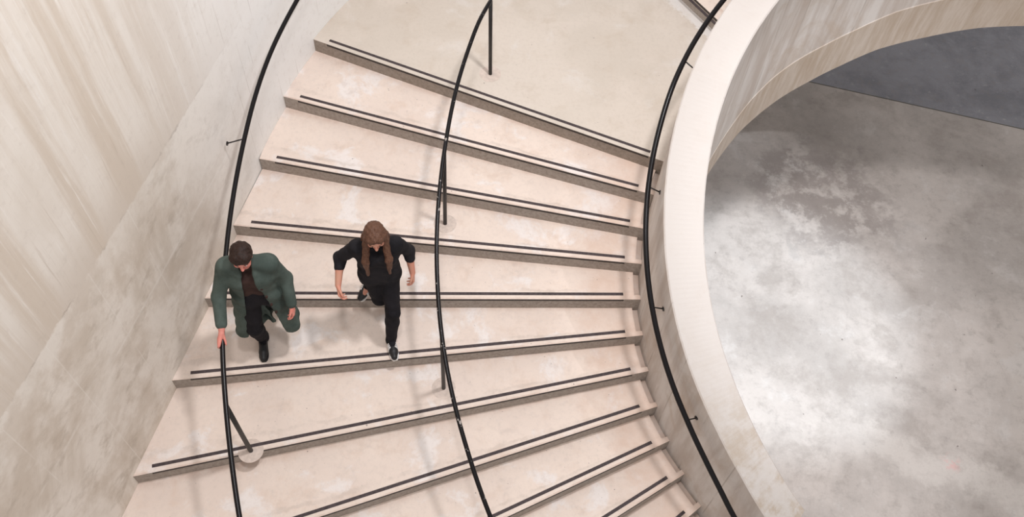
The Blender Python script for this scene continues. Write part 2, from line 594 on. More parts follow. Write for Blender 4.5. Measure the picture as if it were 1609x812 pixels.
def tube(bm, pts, rad, seg=14, dome=True):
    pts = [Vector(p) for p in pts]
    rows = []
    for k, p in enumerate(pts):
        t = (pts[min(k + 1, len(pts) - 1)] - pts[max(k - 1, 0)]).normalized()
        ref = Vector((0, 0, 1)) if abs(t.z) < 0.95 else Vector((1, 0, 0))
        s = t.cross(ref).normalized()
        u = s.cross(t).normalized()
        rr = rad(k) if callable(rad) else rad
        rows.append([p + (s * math.cos(2 * math.pi * j / seg) + u * math.sin(2 * math.pi * j / seg)) * rr
                     for j in range(seg)])
    if dome:
        for end in (0, -1):
            base = rows[end]
            c = sum(base, Vector()) / seg
            d = (pts[end] - pts[end + 1 if end == 0 else end - 1]).normalized()
            rr = (base[0] - c).length
            ring = [c + (q - c) * 0.7 + d * rr * 0.5 for q in base]
            if end == 0:
                rows.insert(0, ring)
            else:
                rows.append(ring)
    sweep_rect(bm, rows)


# ------------------------------------------------------------------ setting: floor and wall
bm = bmesh.new()
prism(bm, [(-8, -5), (14, -5), (14, 17), (-8, 17)], FLOOR - 0.25, FLOOR)
fl = finish('floor', bm, M_FLOOR)
fl['kind'] = 'structure'


def wall_pts():
    pts = []
    for k in range(0, 41):
        i = -6.6 + (1.9 + 6.6) * k / 40
        pts.append(polar(i, 6.905))
    end = WA + WD * 8.5
    start = WA
    for k in range(1, 13):
        pts.append(start + (end - start) * (k / 12))
    return pts


bm = bmesh.new()
rows = []
wp = wall_pts()
for k, p in enumerate(wp):
    t = (wp[min(k + 1, len(wp) - 1)] - wp[max(k - 1, 0)]).normalized()
    n = Vector((t.y, -t.x, 0))          # away from the stair
    if n.dot(Vector((CX, CY, 0)) - p) > 0:
        n = -n
    q = p + n * 0.35
    rows.append([(p.x, p.y, FLOOR), (q.x, q.y, FLOOR), (q.x, q.y, 6.4), (p.x, p.y, 6.4)])
sweep_rect(bm, rows)
wl = finish('wall_left', bm, M_WALL)
wl['kind'] = 'structure'

for nm, ring in (('added_wall_back', [(-8, 16.6), (14, 16.6), (14, 17), (-8, 17)]), ('added_wall_right', [(13.6, -5), (14, -5), (14, 16.6), (13.6, 16.6)])):  # unseen walls added to cut the ambient light on the well floor
    bm = bmesh.new()
    prism(bm, ring, FLOOR, 6.4)
    w_ = finish(nm, bm, M_WALL)
    w_['kind'] = 'structure'

# ------------------------------------------------------------------ parapet around the well
parapet = empty('parapet', polar(0, 2.73, FLOOR), 'curved pale concrete parapet wall with a broad flat cap around the round well',
                'parapet')
bm = bmesh.new()
lay = bm.verts.layers.float.new('band')
rows = []
I0, I1, NS = -15.5, 12.44, 220
for k in range(NS + 1):
    i = I0 + (I1 - I0) * k / NS
    ro, ri, zt, zb = r_out(i), r_in(i), z_par(i), z_bot(i)
    c = 0.012
    zc = zb + lerp(i, [-14, -8, -5, -2.4, 0], [0.50, 0.52, 0.55, 0.45, 0.40])
    rows.append([polar(i, ro, zb), polar(i, ro, zt - c), polar(i, ro - c, zt), polar(i, ri + c, zt),
                 polar(i, ri, zt - c), polar(i, ri, zc + 0.006), polar(i, ri - 0.006, zc - 0.006), polar(i, ri - 0.006, zb)])
vs = sweep_rect(bm, rows)
for r in vs:
    for k in (6, 7):
        r[k][lay] = 1.0
finish('parapet_wall', bm, M_PAR, parapet, origin=parapet.location)

# ------------------------------------------------------------------ staircase
stair = empty('staircase', polar(0, 4.9, FLOOR), 'broad pale concrete staircase curving down round the well', 'staircase')
SO = stair.location
G_W = 0.062      # little gutter along the parapet
G_D = 0.045


def arc(i0, i1, rf, n):
    return [nose(i0 + (i1 - i0) * k / n, rf(i0 + (i1 - i0) * k / n)) for k in range(n + 1)]


def step_mesh(i_front, i_back, z, thick, n=6, gutter=True):
    bm = bmesh.new()
    wall = lambda i: r_wall(i) - 0.001
    par = lambda i: r_out(i) + 0.001
    parg = lambda i: r_out(i) + G_W
    if gutter:
        s = 1 if i_front > i_back else -1
        pts = arc(i_front, i_back, parg, n) + arc(i_back, i_front, wall, n)
        prism(bm, pts, z - thick, z)
        mid = i_front - s * 0.16
        prism(bm, arc(i_front, mid, par, 2) + arc(mid, i_front, parg, 2), z - thick, z)
        prism(bm, arc(mid, i_back, par, n) + arc(i_back, mid, parg, n), z - thick, z - G_D)
    else:
        prism(bm, arc(i_front, i_back, par, n) + arc(i_back, i_front, wall, n), z - thick, z)
    return bm


def strip_parts(step, i, z, s=1):
    """dark anti-slip strip let into the tread and dark band for the shaded groove on the riser"""
    ra, rb = r_out(i) + 0.17, r_wall(i) - 0.165
    bm = bmesh.new()
    b0, b1 = 0.046, 0.077
    prism(bm, [nose(i, ra, 0, s * b0), nose(i, rb, 0, s * b0), nose(i, rb, 0, s * b1), nose(i, ra, 0, s * b1)], z - 0.004, z + 0.003)
    finish('anti_slip_strip', bm, M_STRIP, step, origin=SO)
    bm = bmesh.new()  # dark strip stands in for the shade in the groove below the nosing
    prism(bm, [nose(i, ra, 0, s * 0.004), nose(i, rb, 0, s * 0.004), nose(i, rb, 0, s * -0.003), nose(i, ra, 0, s * -0.003)],
          z - 0.026, z - 0.006)
    finish('riser_groove_shade', bm, M_SLOT, step, origin=SO)


LAND_END = -5.655
ld = finish('landing', step_mesh(0, LAND_END, 0.0, 0.42, 30, gutter=False), M_LAND, stair, origin=SO)
strip_parts(ld, 0, 0.0)
for i in range(1, 18):
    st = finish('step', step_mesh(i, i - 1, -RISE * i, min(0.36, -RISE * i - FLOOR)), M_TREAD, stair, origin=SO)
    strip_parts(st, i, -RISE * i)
for j in range(1, 10):
    f = LAND_END - (j - 1)
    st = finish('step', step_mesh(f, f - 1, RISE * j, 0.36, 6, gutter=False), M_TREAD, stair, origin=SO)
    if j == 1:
        st['label'] = 'first step of the next flight up'
    strip_parts(st, f, RISE * j, -1)

# ------------------------------------------------------------------ handrails
def rail_curve(ri, rr, i0, i1, n, zf=z_rail):
    out = []
    for k in range(n + 1):
        i = i0 + (i1 - i0) * k / n
        out.append(polar(i, lerp(i, ri, rr), zf(i)))
    return out


def smooth_pts(pts, it=6):
    for _ in range(it):
        pts = [pts[0]] + [(pts[k - 1] + pts[k] * 2 + pts[k + 1]) / 4 for k in range(1, len(pts) - 1)] + [pts[-1]]
    return pts


def post(parent, base, top, rad=0.0195, org=None):
    bm = bmesh.new()
    tube(bm, [base, Vector(base) + (Vector(top) - Vector(base)) * 0.5, top], rad, 16, dome=False)
    p = finish('post', bm, M_POST, parent, True, origin=org)
    bm = bmesh.new()
    c = Vector(base)
    prism(bm, [(c.x + 0.115 * math.cos(a * math.pi / 16), c.y + 0.115 * math.sin(a * math.pi / 16)) for a in range(32)],
          c.z - 0.002, c.z + 0.0015)
    q = finish('mortar_patch', bm, M_MORTAR, p, origin=org)
    return p


def bracket(parent, rail_pt, plate_pt, normal, org, rad=0.0065):
    bm = bmesh.new()
    tube(bm, [rail_pt, (Vector(rail_pt) + Vector(plate_pt)) / 2, plate_pt], rad, 10, dome=False)
    b_ = finish('bracket', bm, M_POST, parent, True, origin=org)
    bm = bmesh.new()
    n = Vector(normal).normalized()
    tube(bm, [Vector(plate_pt), Vector(plate_pt) + n * 0.004, Vector(plate_pt) + n * 0.008], 0.021, 14, dome=False)
    finish('wall_plate', bm, M_POST, b_, origin=org)


# left rail: bracketed to the wall above, on a post below
LI = [-6.2, 0.5, 1.3, 2.0, 2.7, 3.5, 4.2, 5.35, 5.9, 6.4, 6.9, 7.3, 9, 12]
LR = [6.735, 6.735, 6.752, 6.742, 6.718, 6.708, 6.708, 6.722, 6.728, 6.742, 6.764, 6.79, 6.86, 7.0]
lo_ = polar(6.0, 6.722, -0.99)
left_rail = empty('handrail', lo_, 'black tube handrail beside the left wall, held by the person in the green coat', 'handrail')
bm = bmesh.new()
tube(bm, smooth_pts(rail_curve(LI, LR, -6.2, 12, 150)), 0.0215, 16)
finish('rail', bm, M_RAIL, left_rail, True, origin=lo_)
post(left_rail, lo_, polar(6.0, 6.728, z_rail(6.0)), 0.0215, lo_)
post(left_rail, polar(10.6, 6.93, -RISE * 11), polar(10.6, 6.93, z_rail(10.6)), 0.0215, lo_)
for i in (-3.2, -0.2, 2.66):
    wpnt = polar(i, 6.905, z_rail(i) - 0.10)
    rp = polar(i, lerp(i, LI, LR), z_rail(i) - 0.0)
    bracket(left_rail, rp, wpnt, Vector((CX, CY, 0)) - Vector((wpnt.x, wpnt.y, 0)), lo_)

# middle rail: free standing on posts
MI = [-0.62, 0.4, 1.3, 2.2, 3.0, 3.9, 4.7, 5.3, 5.9, 6.7, 7.4, 8.3, 10, 12]
MR = [5.0, 4.955, 4.93, 4.90, 4.888, 4.886, 4.888, 4.896, 4.903, 4.912, 4.922, 4.948, 5.0, 5.06]
mo = polar(3.0, 4.9, -RISE * 3)
mid_rail = empty('handrail', mo, 'scuffed black tube handrail standing on posts down the middle of the stair', 'handrail')
bm = bmesh.new()
pts = smooth_pts(rail_curve(MI, MR, -0.62, 12, 110))
tube(bm, pts, 0.0195, 16)
finish('rail', bm, M_WORN, mid_rail, True, origin=mo)
CENTRE = Vector((CX, CY, 0))
for (bx, by, bz) in ((-0.39, 6.84, 0.0), (-0.70, 5.20, -0.495), (-0.55, 3.63, -0.99), (-0.02, 2.12, -1.485)):
    a = (math.atan2(by - CY, bx - CX) % (2 * math.pi) - TH0) / DTH
    near = min(pts, key=lambda q: (q.x - bx) ** 2 + (q.y - by) ** 2)
    post(mid_rail, (bx, by, bz), (near.x, near.y, near.z), 0.0195, mo)

# right rail: on the parapet
RI = [-6, -2, 0, 1, 5, 8.5, 9.5, 10.4, 11, 12.4]
RR = [3.035, 3.035, 3.031, 3.024, 3.023, 3.02, 3.034, 3.066, 3.11, 3.16]
ro_ = polar(3.0, 3.02, -RISE * 3)
right_rail = empty('handrail', ro_, 'black tube handrail fixed along the stair side of the parapet', 'handrail')
zr3 = lambda i: 0.98 - 0.165 * i if i > 0 else 0.98 - 0.12 * i
bm = bmesh.new()
tube(bm, smooth_pts(rail_curve(RI, RR, -6, 12.4, 150, zr3)), 0.0245, 16)
finish('rail', bm, M_RAIL, right_rail, True, origin=ro_)
for i in (-3.7, -0.85, 2.6, 5.6, 8.47, 11.4):
    pl = polar(i + 0.03, r_out(i) + 0.001, zr3(i) - 0.06)
    rp = polar(i, lerp(i, RI, RR), zr3(i) - 0.01)
    bracket(right_rail, rp, pl, polar(i, 4.0) - polar(i, 2.9), ro_, 0.0065)

# ------------------------------------------------------------------ people
class Field:
    """signed distance grid built from rounded cones; turned into one smooth mesh"""

    def __init__(self, lo, hi, res):
        self.lo = np.array(lo, float)
        self.res = res
        self.n = np.ceil((np.array(hi) - self.lo) / res).astype(int) + 1
        self.d = np.full(self.n, 0.5, np.float32)

    def box(self, lo, hi):
        a = np.clip(np.floor((np.array(lo) - self.lo) / self.res).astype(int), 0, self.n)
        b = np.clip(np.ceil((np.array(hi) - self.lo) / self.res).astype(int) + 1, 0, self.n)
        sl = tuple(slice(a[k], b[k]) for k in range(3))
        g = [((np.arange(a[k], b[k]) * self.res) + self.lo[k]).astype(np.float32) for k in range(3)]
        return sl, g[0][:, None, None], g[1][None, :, None], g[2][None, None, :]

    @staticmethod
    def smin(a, b, k):
        if k <= 0:
            return np.minimum(a, b)
        h = np.clip(0.5 + 0.5 * (b - a) / k, 0, 1)
        return b * (1 - h) + a * h - k * h * (1 - h)

    @staticmethod
    def dcone(x, y, z, a, b, ra, rb, sy=1.0):
        """rounded cone, squashed along y by sy (sy<1 is flatter)"""
        ay, by = a[1] / sy, b[1] / sy
        y = y / sy
        px, py, pz = x - a[0], y - ay, z - a[2]
        v = np.array([b[0] - a[0], by - ay, b[2] - a[2]])
        L = float(v @ v) + 1e-9
        t = np.clip((px * v[0] + py * v[1] + pz * v[2]) / L, 0, 1)
        dd = np.sqrt((px - t * v[0]) ** 2 + (py - t * v[1]) ** 2 + (pz - t * v[2]) ** 2)
        return (dd - (ra + (rb - ra) * t)) * min(1.0, sy * 1.15)

    def cone(self, a, b, ra, rb=None, k=0.03, sy=1.0, sub=False):
        rb = ra if rb is None else rb
        m = max(ra, rb) + k + 0.05
        sl, x, y, z = self.box(np.minimum(a, b) - m, np.maximum(a, b) + m)
        d = self.dcone(x, y, z, np.array(a, float), np.array(b, float), ra, rb, sy)
        if sub:
            self.d[sl] = -self.smin(-self.d[sl], d, k)
        else:
            self.d[sl] = self.smin(self.d[sl], d, k)

    def ell(self, c, r, k=0.02, sub=False):
        c, r = np.array(c, float), np.array(r, float)
        m = r.max() + k + 0.05
        sl, x, y, z = self.box(c - m, c + m)
        q = np.sqrt(((x - c[0]) / r[0]) ** 2 + ((y - c[1]) / r[1]) ** 2 + ((z - c[2]) / r[2]) ** 2)
        d = (q - 1) * r.min()
        if sub:
            self.d[sl] = -self.smin(-self.d[sl], d, k)
        else:
            self.d[sl] = self.smin(self.d[sl], d, k)

    def grid(self):
        sl, x, y, z = self.box(self.lo, self.lo + self.n * self.res)
        return x, y, z

    def mesh(self):
        f = self.d
        s = f < 0
        nx, ny, nz = f.shape
        cs = np.zeros((nx - 1, ny - 1, nz - 1), np.uint8)
        for dx in (0, 1):
            for dy in (0, 1):
                for dz in (0, 1):
                    cs += s[dx:nx - 1 + dx, dy:ny - 1 + dy, dz:nz - 1 + dz]
        act = np.argwhere((cs > 0) & (cs < 8))
        idx = np.full(cs.shape, -1, np.int64)
        idx[act[:, 0], act[:, 1], act[:, 2]] = np.arange(len(act))
        acc = np.zeros((len(act), 3))
        cnt = np.zeros(len(act))
        cor = [(0, 0, 0), (1, 0, 0), (0, 1, 0), (1, 1, 0), (0, 0, 1), (1, 0, 1), (0, 1, 1), (1, 1, 1)]
        for ax in range(3):
            for c in cor:
                if c[ax]:
                    continue
                e = list(c)
                e[ax] = 1
                a = act + np.array(c)
                b = act + np.array(e)
                fa = f[a[:, 0], a[:, 1], a[:, 2]]
                fb = f[b[:, 0], b[:, 1], b[:, 2]]
                m = (fa < 0) != (fb < 0)
                t = np.where(m, fa / np.where(m, fa - fb, 1), 0)
                acc += m[:, None] * (np.array(c)[None, :] + t[:, None] * (np.array(e) - np.array(c))[None, :])
                cnt += m
        v = (act + acc / cnt[:, None]) * self.res + self.lo
        faces = []
        for ax in range(3):
            o1, o2 = [(1, 2), (2, 0), (0, 1)][ax]
            sl0 = [slice(None)] * 3
            sl1 = [slice(None)] * 3
            sl0[ax] = slice(0, -1)
            sl1[ax] = slice(1, None)
            a, b = s[tuple(sl0)], s[tuple(sl1)]
            for flip in (False, True):
                e = np.argwhere((a & ~b) if not flip else (~a & b))
                ok = (e[:, o1] > 0) & (e[:, o2] > 0) & (e[:, o1] < f.shape[o1] - 1) & (e[:, o2] < f.shape[o2] - 1)
                e = e[ok]
                q = []
                for (d1, d2) in ((-1, -1), (0, -1), (0, 0), (-1, 0)):
                    c = e.copy()
                    c[:, o1] += d1
                    c[:, o2] += d2
                    q.append(idx[c[:, 0], c[:, 1], c[:, 2]])
                q = np.stack(q, 1)
                faces.append(q[:, ::-1] if flip else q)
        return v, np.concatenate(faces)


def field_obj(name, parts, mat, parent, smooth_it=2):
    vs, fs, off = [], [], 0
    for v, f in parts:
        vs.append(v)
        fs.append(f + off)
        off += len(v)
    v = np.concatenate(vs)
    f = np.concatenate(fs)
    # light Laplacian smoothing
    e = np.concatenate([f[:, [0, 1]], f[:, [1, 2]], f[:, [2, 3]], f[:, [3, 0]]])
    for _ in range(smooth_it):
        acc = np.zeros_like(v)
        c = np.zeros(len(v))
        for p, q in ((0, 1), (1, 0)):
            np.add.at(acc, e[:, p], v[e[:, q]])
            np.add.at(c, e[:, p], 1)
        v = v * 0.5 + 0.5 * acc / np.maximum(c, 1)[:, None]
    me = bpy.data.meshes.new(name)
    me.vertices.add(len(v))
    me.vertices.foreach_set('co', v.astype(np.float32).ravel())
    me.loops.add(len(f) * 4)
    me.polygons.add(len(f))
    me.loops.foreach_set('vertex_index', f.astype(np.int32).ravel())
    me.polygons.foreach_set('loop_start', np.arange(0, len(f) * 4, 4, dtype=np.int32))
    me.polygons.foreach_set('loop_total', np.full(len(f), 4, dtype=np.int32))
    me.polygons.foreach_set('use_smooth', np.ones(len(f), dtype=bool))
    me.update(calc_edges=True)
    me.validate()
    me.materials.append(mat)
    o = bpy.data.objects.new(name, me)
    COL.objects.link(o)
    o.parent = parent
    return o


A3 = lambda *a: np.array(a, float)


def head_cones(F, J, skin_k=0.02):
    """head with face, built round J['head'] (centre) looking along J['look']"""
    h = J['head']
    lk = J['look'] / np.linalg.norm(J['look'])
    side = np.cross(lk, A3(0, 0, 1))
    side /= np.linalg.norm(side)
    up = np.cross(side, lk)
    P = lambda r, f, u: h + side * r + lk * f + up * u
    F.cone(J['neck'], P(0, -0.015, -0.06), 0.054, 0.052, 0.02)
    F.cone(P(0, -0.025, 0.035), P(0, 0.012, 0.03), 0.079, 0.074, 0.02)          # skull
    F.cone(P(0, 0.012, -0.02), P(0, 0.035, -0.082), 0.064, 0.034, 0.03)          # face to chin
    F.cone(P(-0.030, 0.070, 0.022), P(0.030, 0.070, 0.022), 0.014, 0.014, 0.014)  # brow
    F.cone(P(0, 0.078, 0.012), P(0, 0.100, -0.026), 0.010, 0.013, 0.012)         # nose
    F.cone(P(-0.010, 0.088, -0.029), P(0.010, 0.088, -0.029), 0.009, 0.009, 0.008)
    for s in (-1, 1):
        F.ell(P(s * 0.031, 0.078, 0.004), (0.016, 0.016, 0.012), 0.012, sub=True)   # eye sockets
        F.ell(P(s * 0.042, 0.050, -0.025), (0.024, 0.022, 0.022), 0.02)           # cheeks
        F.cone(P(s * 0.076, -0.012, 0.020), P(s * 0.073, -0.006, -0.022), 0.013, 0.008, 0.008)   # ears
    F.cone(P(-0.018, 0.071, -0.055), P(0.018, 0.071, -0.055), 0.009, 0.009, 0.01)    # mouth
    return P, side, lk, up


def face_parts(P, parent, M):
    def ball(name, c, r, mat, sq=(1, 1, 1)):
        bm = bmesh.new()
        bmesh.ops.create_uvsphere(bm, u_segments=16, v_segments=10, radius=1)
        for v in bm.verts:
            v.co = Vector((v.co.x * r * sq[0], v.co.y * r * sq[1], v.co.z * r * sq[2])) + Vector(c)
        return finish(name, bm, mat, parent, True)
    for s in (-1, 1):
        e = ball('eye', P(s * 0.031, 0.069, 0.004), 0.0115, M['eye'])
        bm = bmesh.new()
        tube(bm, [P(s * 0.014, 0.083, 0.027), P(s * 0.032, 0.083, 0.032), P(s * 0.050, 0.070, 0.026)], 0.0038, 8)
        finish('eyebrow', bm, M['hair'], parent, True)
        bm = bmesh.new()
        bmesh.ops.create_uvsphere(bm, u_segments=12, v_segments=8, radius=0.0058)
        bmesh.ops.translate(bm, verts=bm.verts[:], vec=Vector(P(s * 0.031, 0.0765, 0.003)))
        finish('iris', bm, M['iris'], e, True)
    bm = bmesh.new()
    tube(bm, [P(-0.023, 0.074, -0.055), P(-0.010, 0.0805, -0.053), P(0, 0.081, -0.0545), P(0.010, 0.0805, -0.053), P(0.023, 0.074, -0.055)],
         lambda k: [0.003, 0.0055, 0.006, 0.0055, 0.003][min(max(k, 0), 4)], 8)
    finish('lips', bm, M['lips'], parent, True)


def open_hand(F, wrist, d, pn, thumb_side, curl=0.5):
    """relaxed hand: d = finger direction, pn = direction the palm faces, thumb_side = unit vector towards the thumb"""
    d = d / np.linalg.norm(d)
    t = thumb_side - d * (thumb_side @ d)
    t /= np.linalg.norm(t)
    pn = np.cross(d, t) * (1 if np.cross(d, t) @ pn > 0 else -1)
    root = wrist + d * 0.012
    offs = (0.031, 0.011, -0.010, -0.029)
    lens = (0.066, 0.074, 0.069, 0.054)
    for o, L, c in zip(offs, lens, (0.0, 0.06, 0.12, 0.2)):
        kn = wrist + d * (0.090 - abs(o - 0.01) * 0.25) + t * o
        F.cone(root + t * o * 0.55, kn, 0.0135, 0.0115, 0.014)
        a, p, q = 0.25 + curl * 0.5 + c, kn, 0
        for seg, rr in ((0.45, 0.0098), (0.30, 0.0088), (0.25, 0.0078)):
            dirn = d * math.cos(a) + pn * math.sin(a) + t * o * 1.5
            dirn /= np.linalg.norm(dirn)
            n = p + dirn * L * seg * 1.12
            F.cone(p, n, rr, rr * 0.92, 0.003)
            p, a = n, a + curl * 0.75
    b = root + t * 0.024 + d * 0.012 + pn * 0.006
    m1 = b + t * 0.026 + d * 0.034 + pn * 0.012
    m2 = m1 + t * 0.010 + d * 0.028 + pn * 0.010
    F.cone(root + t * 0.010, b, 0.014, 0.014, 0.012)
    F.cone(b, m1, 0.0135, 0.0105, 0.008)
    F.cone(m1, m2, 0.0100, 0.0085, 0.004)


def rail_hand(F, wrist, c, t, out, rr):
    """hand closed over a rail: c = point on the rail axis, t = along the rail (away from the wrist), out = away from the body"""
    t = t / np.linalg.norm(t)
    out = out - t * (out @ t)
    out /= np.linalg.norm(out)
    up = np.cross(t, out)
    if up[2] < 0:
        up = -up
    pol = lambda s, ang, r: c + t * s + (up * math.cos(ang) + out * math.sin(ang)) * r
    root = pol(-0.070, -0.15, rr + 0.030)
    F.cone(wrist, root, 0.027, 0.024, 0.02)
    for k, (s, L) in enumerate(((0.036, 1.0), (0.015, 1.06), (-0.006, 1.0), (-0.025, 0.86))):
        kn = pol(s, 0.55, rr + 0.017)
        F.cone(root + (kn - root) * 0.1, kn, 0.015, 0.0118, 0.014)
        prev, a = kn, 0.55
        for da, r_ in ((0.85, 0.0098), (0.62, 0.0088), (0.50, 0.0080)):
            a += da * L
            n = pol(s + 0.003 * k, a, rr + 0.0098)
            F.cone(prev, n, r_, r_ * 0.95, 0.003)
            prev = n
    b = pol(-0.045, -0.55, rr + 0.016)
    m1 = pol(-0.010, -1.05, rr + 0.012)
    m2 = pol(0.018, -1.5, rr + 0.010)
    F.cone(root, b, 0.016, 0.014, 0.01)
    F.cone(b, m1, 0.0130, 0.0105, 0.005)
    F.cone(m1, m2, 0.0102, 0.0088, 0.003)


def shoe(parent, heel, toe, M, stripes=False):
    """one shoe: heel and toe are ground points of the sole; returns the upper"""
    heel, toe = A3(*heel), A3(*toe)
    f = toe - heel
    L = np.linalg.norm(f)
    f = f / L
    side = np.cross(f, A3(0, 0, 1))
    side /= np.linalg.norm(side)
    up = np.cross(side, f)
    P = lambda a, s, u: heel + f * a * L + side * s + up * u
    lo = np.minimum(heel, toe) - 0.16
    hi = np.maximum(heel, toe) + 0.16
    F = Field(lo, hi, 0.004)
    F.cone(P(0.14, 0, 0.045), P(0.30, 0, 0.045), 0.034, 0.035, 0.02)
    F.cone(P(0.30, 0, 0.042), P(0.68, 0, 0.034), 0.036, 0.040, 0.02)
    F.cone(P(0.68, 0, 0.034), P(0.88, 0.003, 0.028), 0.040, 0.029, 0.02)
    F.cone(P(0.14, 0, 0.05), P(0.16, 0, 0.085), 0.034, 0.036, 0.02)
    F.cone(P(0.34, 0, 0.060), P(0.56, 0, 0.047), 0.032, 0.028, 0.02)
    # flat bottom
    x, y, z = F.grid()
    pl = (x - heel[0]) * up[0] + (y - heel[1]) * up[1] + (z - heel[2]) * up[2]
    F.d = np.maximum(F.d, -(pl - 0.012)).astype(np.float32)
    top = 0.095 - pl
    F.d = np.maximum(F.d, -top).astype(np.float32)
    u = field_obj('shoe', [F.mesh()], M['shoe'], parent, 2)
    # sole
    bm = bmesh.new()
    out = []
    prof = [(0.0, 0.020), (0.03, 0.030), (0.12, 0.036), (0.3, 0.036), (0.5, 0.039), (0.68, 0.044), (0.82, 0.042), (0.92, 0.033), (0.98, 0.018)]
    for a, w in prof:
        out.append((a, w))
    for a, w in prof[::-1]:
        out.append((a, -w))
    vlo = [bm.verts.new(P(a, s, 0.0)) for a, s in out]
    vhi = [bm.verts.new(P(a, s * 1.02, 0.022)) for a, s in out]
    n = len(out)
    bm.faces.new(vhi)
    bm.faces.new(vlo[::-1])
    for k in range(n):
        bm.faces.new((vlo[k], vlo[(k + 1) % n], vhi[(k + 1) % n], vhi[k]))
    finish('sole', bm, M['sole'], u)
    # laces
    for q in range(4):
        a = 0.42 + q * 0.065
        bm = bmesh.new()
        hgt = [0.091, 0.086, 0.080, 0.075][q]
        tube(bm, [P(a, -0.020, hgt - 0.009), P(a + 0.01, 0, hgt + 0.002), P(a, 0.020, hgt - 0.009)], 0.003, 6)
        finish('lace', bm, M['lace'], u, True)
    if stripes:
        for s in (-1, 1):
            for q in range(3):
                a = 0.40 + q * 0.085
                bm = bmesh.new()
                pts = [P(a + 0.07, s * 0.0435, 0.028), P(a + 0.045, s * 0.0425, 0.045), P(a + 0.01, s * 0.034, 0.066), P(a - 0.01, s * 0.024, 0.078)]
                rows = []
                sd = side * s
                for p in pts:
                    w = f * 0.0065
                    nrm = sd * 0.0035 + up * 0.002
                    rows.append([p - w - nrm, p + w - nrm, p + w + nrm, p - w + nrm])
                sweep_rect(bm, rows)
                finish('side_stripe', bm, M['stripe'], u)
    return u


def leg_cones(F, hip, knee, ankle, g, k=0.03):
    F.cone(hip, knee, 0.083 + g, 0.056 + g, k)
    calf = knee + (ankle - knee) * 0.32
    F.cone(knee, calf, 0.054 + g, 0.054 + g, k)
    F.cone(calf, ankle, 0.054 + g, 0.036 + g, k)


def arm_cones(F, sh, el, wr, g, k=0.025):
    F.cone(sh, el, 0.050 + g, 0.040 + g, k)
    F.cone(el, el + (wr - el) * 0.3, 0.041 + g, 0.039 + g, k)
    F.cone(el + (wr - el) * 0.3, wr, 0.039 + g, 0.027 + g, k)


def torso_cones(F, J, g, k=0.05):
    p, c, n = J['pelvis'], J['chest'], J['neck']
    for s in (-1, 1):
        F.cone(p + A3(s * 0.075, 0, -0.02), p + A3(s * 0.060, 0, 0.13), 0.098 + g, 0.088 + g, k)
        F.cone(p + A3(s * 0.060, 0, 0.13), c + A3(s * 0.075, 0, 0.02), 0.088 + g, 0.098 + g, k)
        F.cone(c + A3(s * 0.075, 0, 0.02), J['sh' + 'RL'[s > 0]] + A3(-s * 0.035, 0, -0.005), 0.098 + g, 0.055 + g, k)
        F.cone(J['sh' + 'RL'[s > 0]] + A3(-s * 0.02, 0, 0.0), n + A3(s * 0.02, 0.005, -0.015), 0.050 + g, 0.045 + g, 0.04)


def body_mesh(J, hand_r, hand_l):
    pts = np.array([J[k] for k in J if k not in ('look',)])
    lo, hi = pts.min(0) - 0.17, pts.max(0) + 0.19
    F = Field(lo, hi, 0.0052)
    torso_cones(F, J, -0.012)
    for s in 'RL':
        leg_cones(F, J['hip' + s], J['knee' + s], J['ankle' + s], -0.008)
        F.cone(J['ankle' + s], J['foot' + s], 0.032, 0.022, 0.02)
        arm_cones(F, J['sh' + s], J['el' + s], J['wr' + s], 0.0)
    hand_r(F)
    hand_l(F)
    P, side, lk, up = head_cones(F, J)
    return F.mesh(), P


def wob(x, y, z, a, f):
    return a * (np.sin(x * f + 2.1 * np.sin(z * f * 0.6)) * np.sin(z * f * 0.8 + y * f * 0.7) + 0.6 * np.sin(z * f * 1.9 + x * f * 0.9))


def trousers(J, mat, parent, g=0.014):
    pts = np.array([J[k] for k in J if k[:3] in ('hip', 'kne', 'ank', 'pel')])
    F = Field(pts.min(0) - 0.17, pts.max(0) + 0.20, 0.007)
    p = J['pelvis']
    for s in (-1, 1):
        F.cone(p + A3(s * 0.075, 0, -0.03), p + A3(s * 0.062, 0, 0.10), 0.100 + g, 0.092 + g * 0.6, 0.05)
    for s in 'RL':
        hip, knee, ank = J['hip' + s], J['knee' + s], J['ankle' + s]
        F.cone(hip, knee, 0.088 + g, 0.058 + g, 0.04)
        c = knee + (ank - knee) * 0.35
        F.cone(knee, c, 0.057 + g, 0.055 + g, 0.03)
        F.cone(c, ank - (knee - ank) * 0.11, 0.055 + g, 0.042 + g, 0.03)
    x, y, z = F.grid()
    F.d += (0.0035 * np.sin(z * 23 + x * 40 + 2 * np.sin(z * 11)) * np.sin(y * 38 + z * 14)).astype(np.float32)
    return field_obj('trousers', [F.mesh()], mat, parent, 2)


def socks(J, parent, mat):
    for k in 'RL':
        a, kn, f = J['ankle' + k], J['knee' + k], J['foot' + k]
        F = Field(np.minimum(a, f) - 0.16, np.maximum(a, f) + 0.16, 0.005)
        F.cone(a + (kn - a) * 0.22, a, 0.040, 0.039, 0.02)
        F.cone(a, a + (f - a) * 0.5, 0.038, 0.032, 0.02)
        field_obj('sock', [F.mesh()], mat, parent, 1)


def place_person(root, loc, phi):
    root.location = loc
    root.rotation_euler = (0, 0, phi)


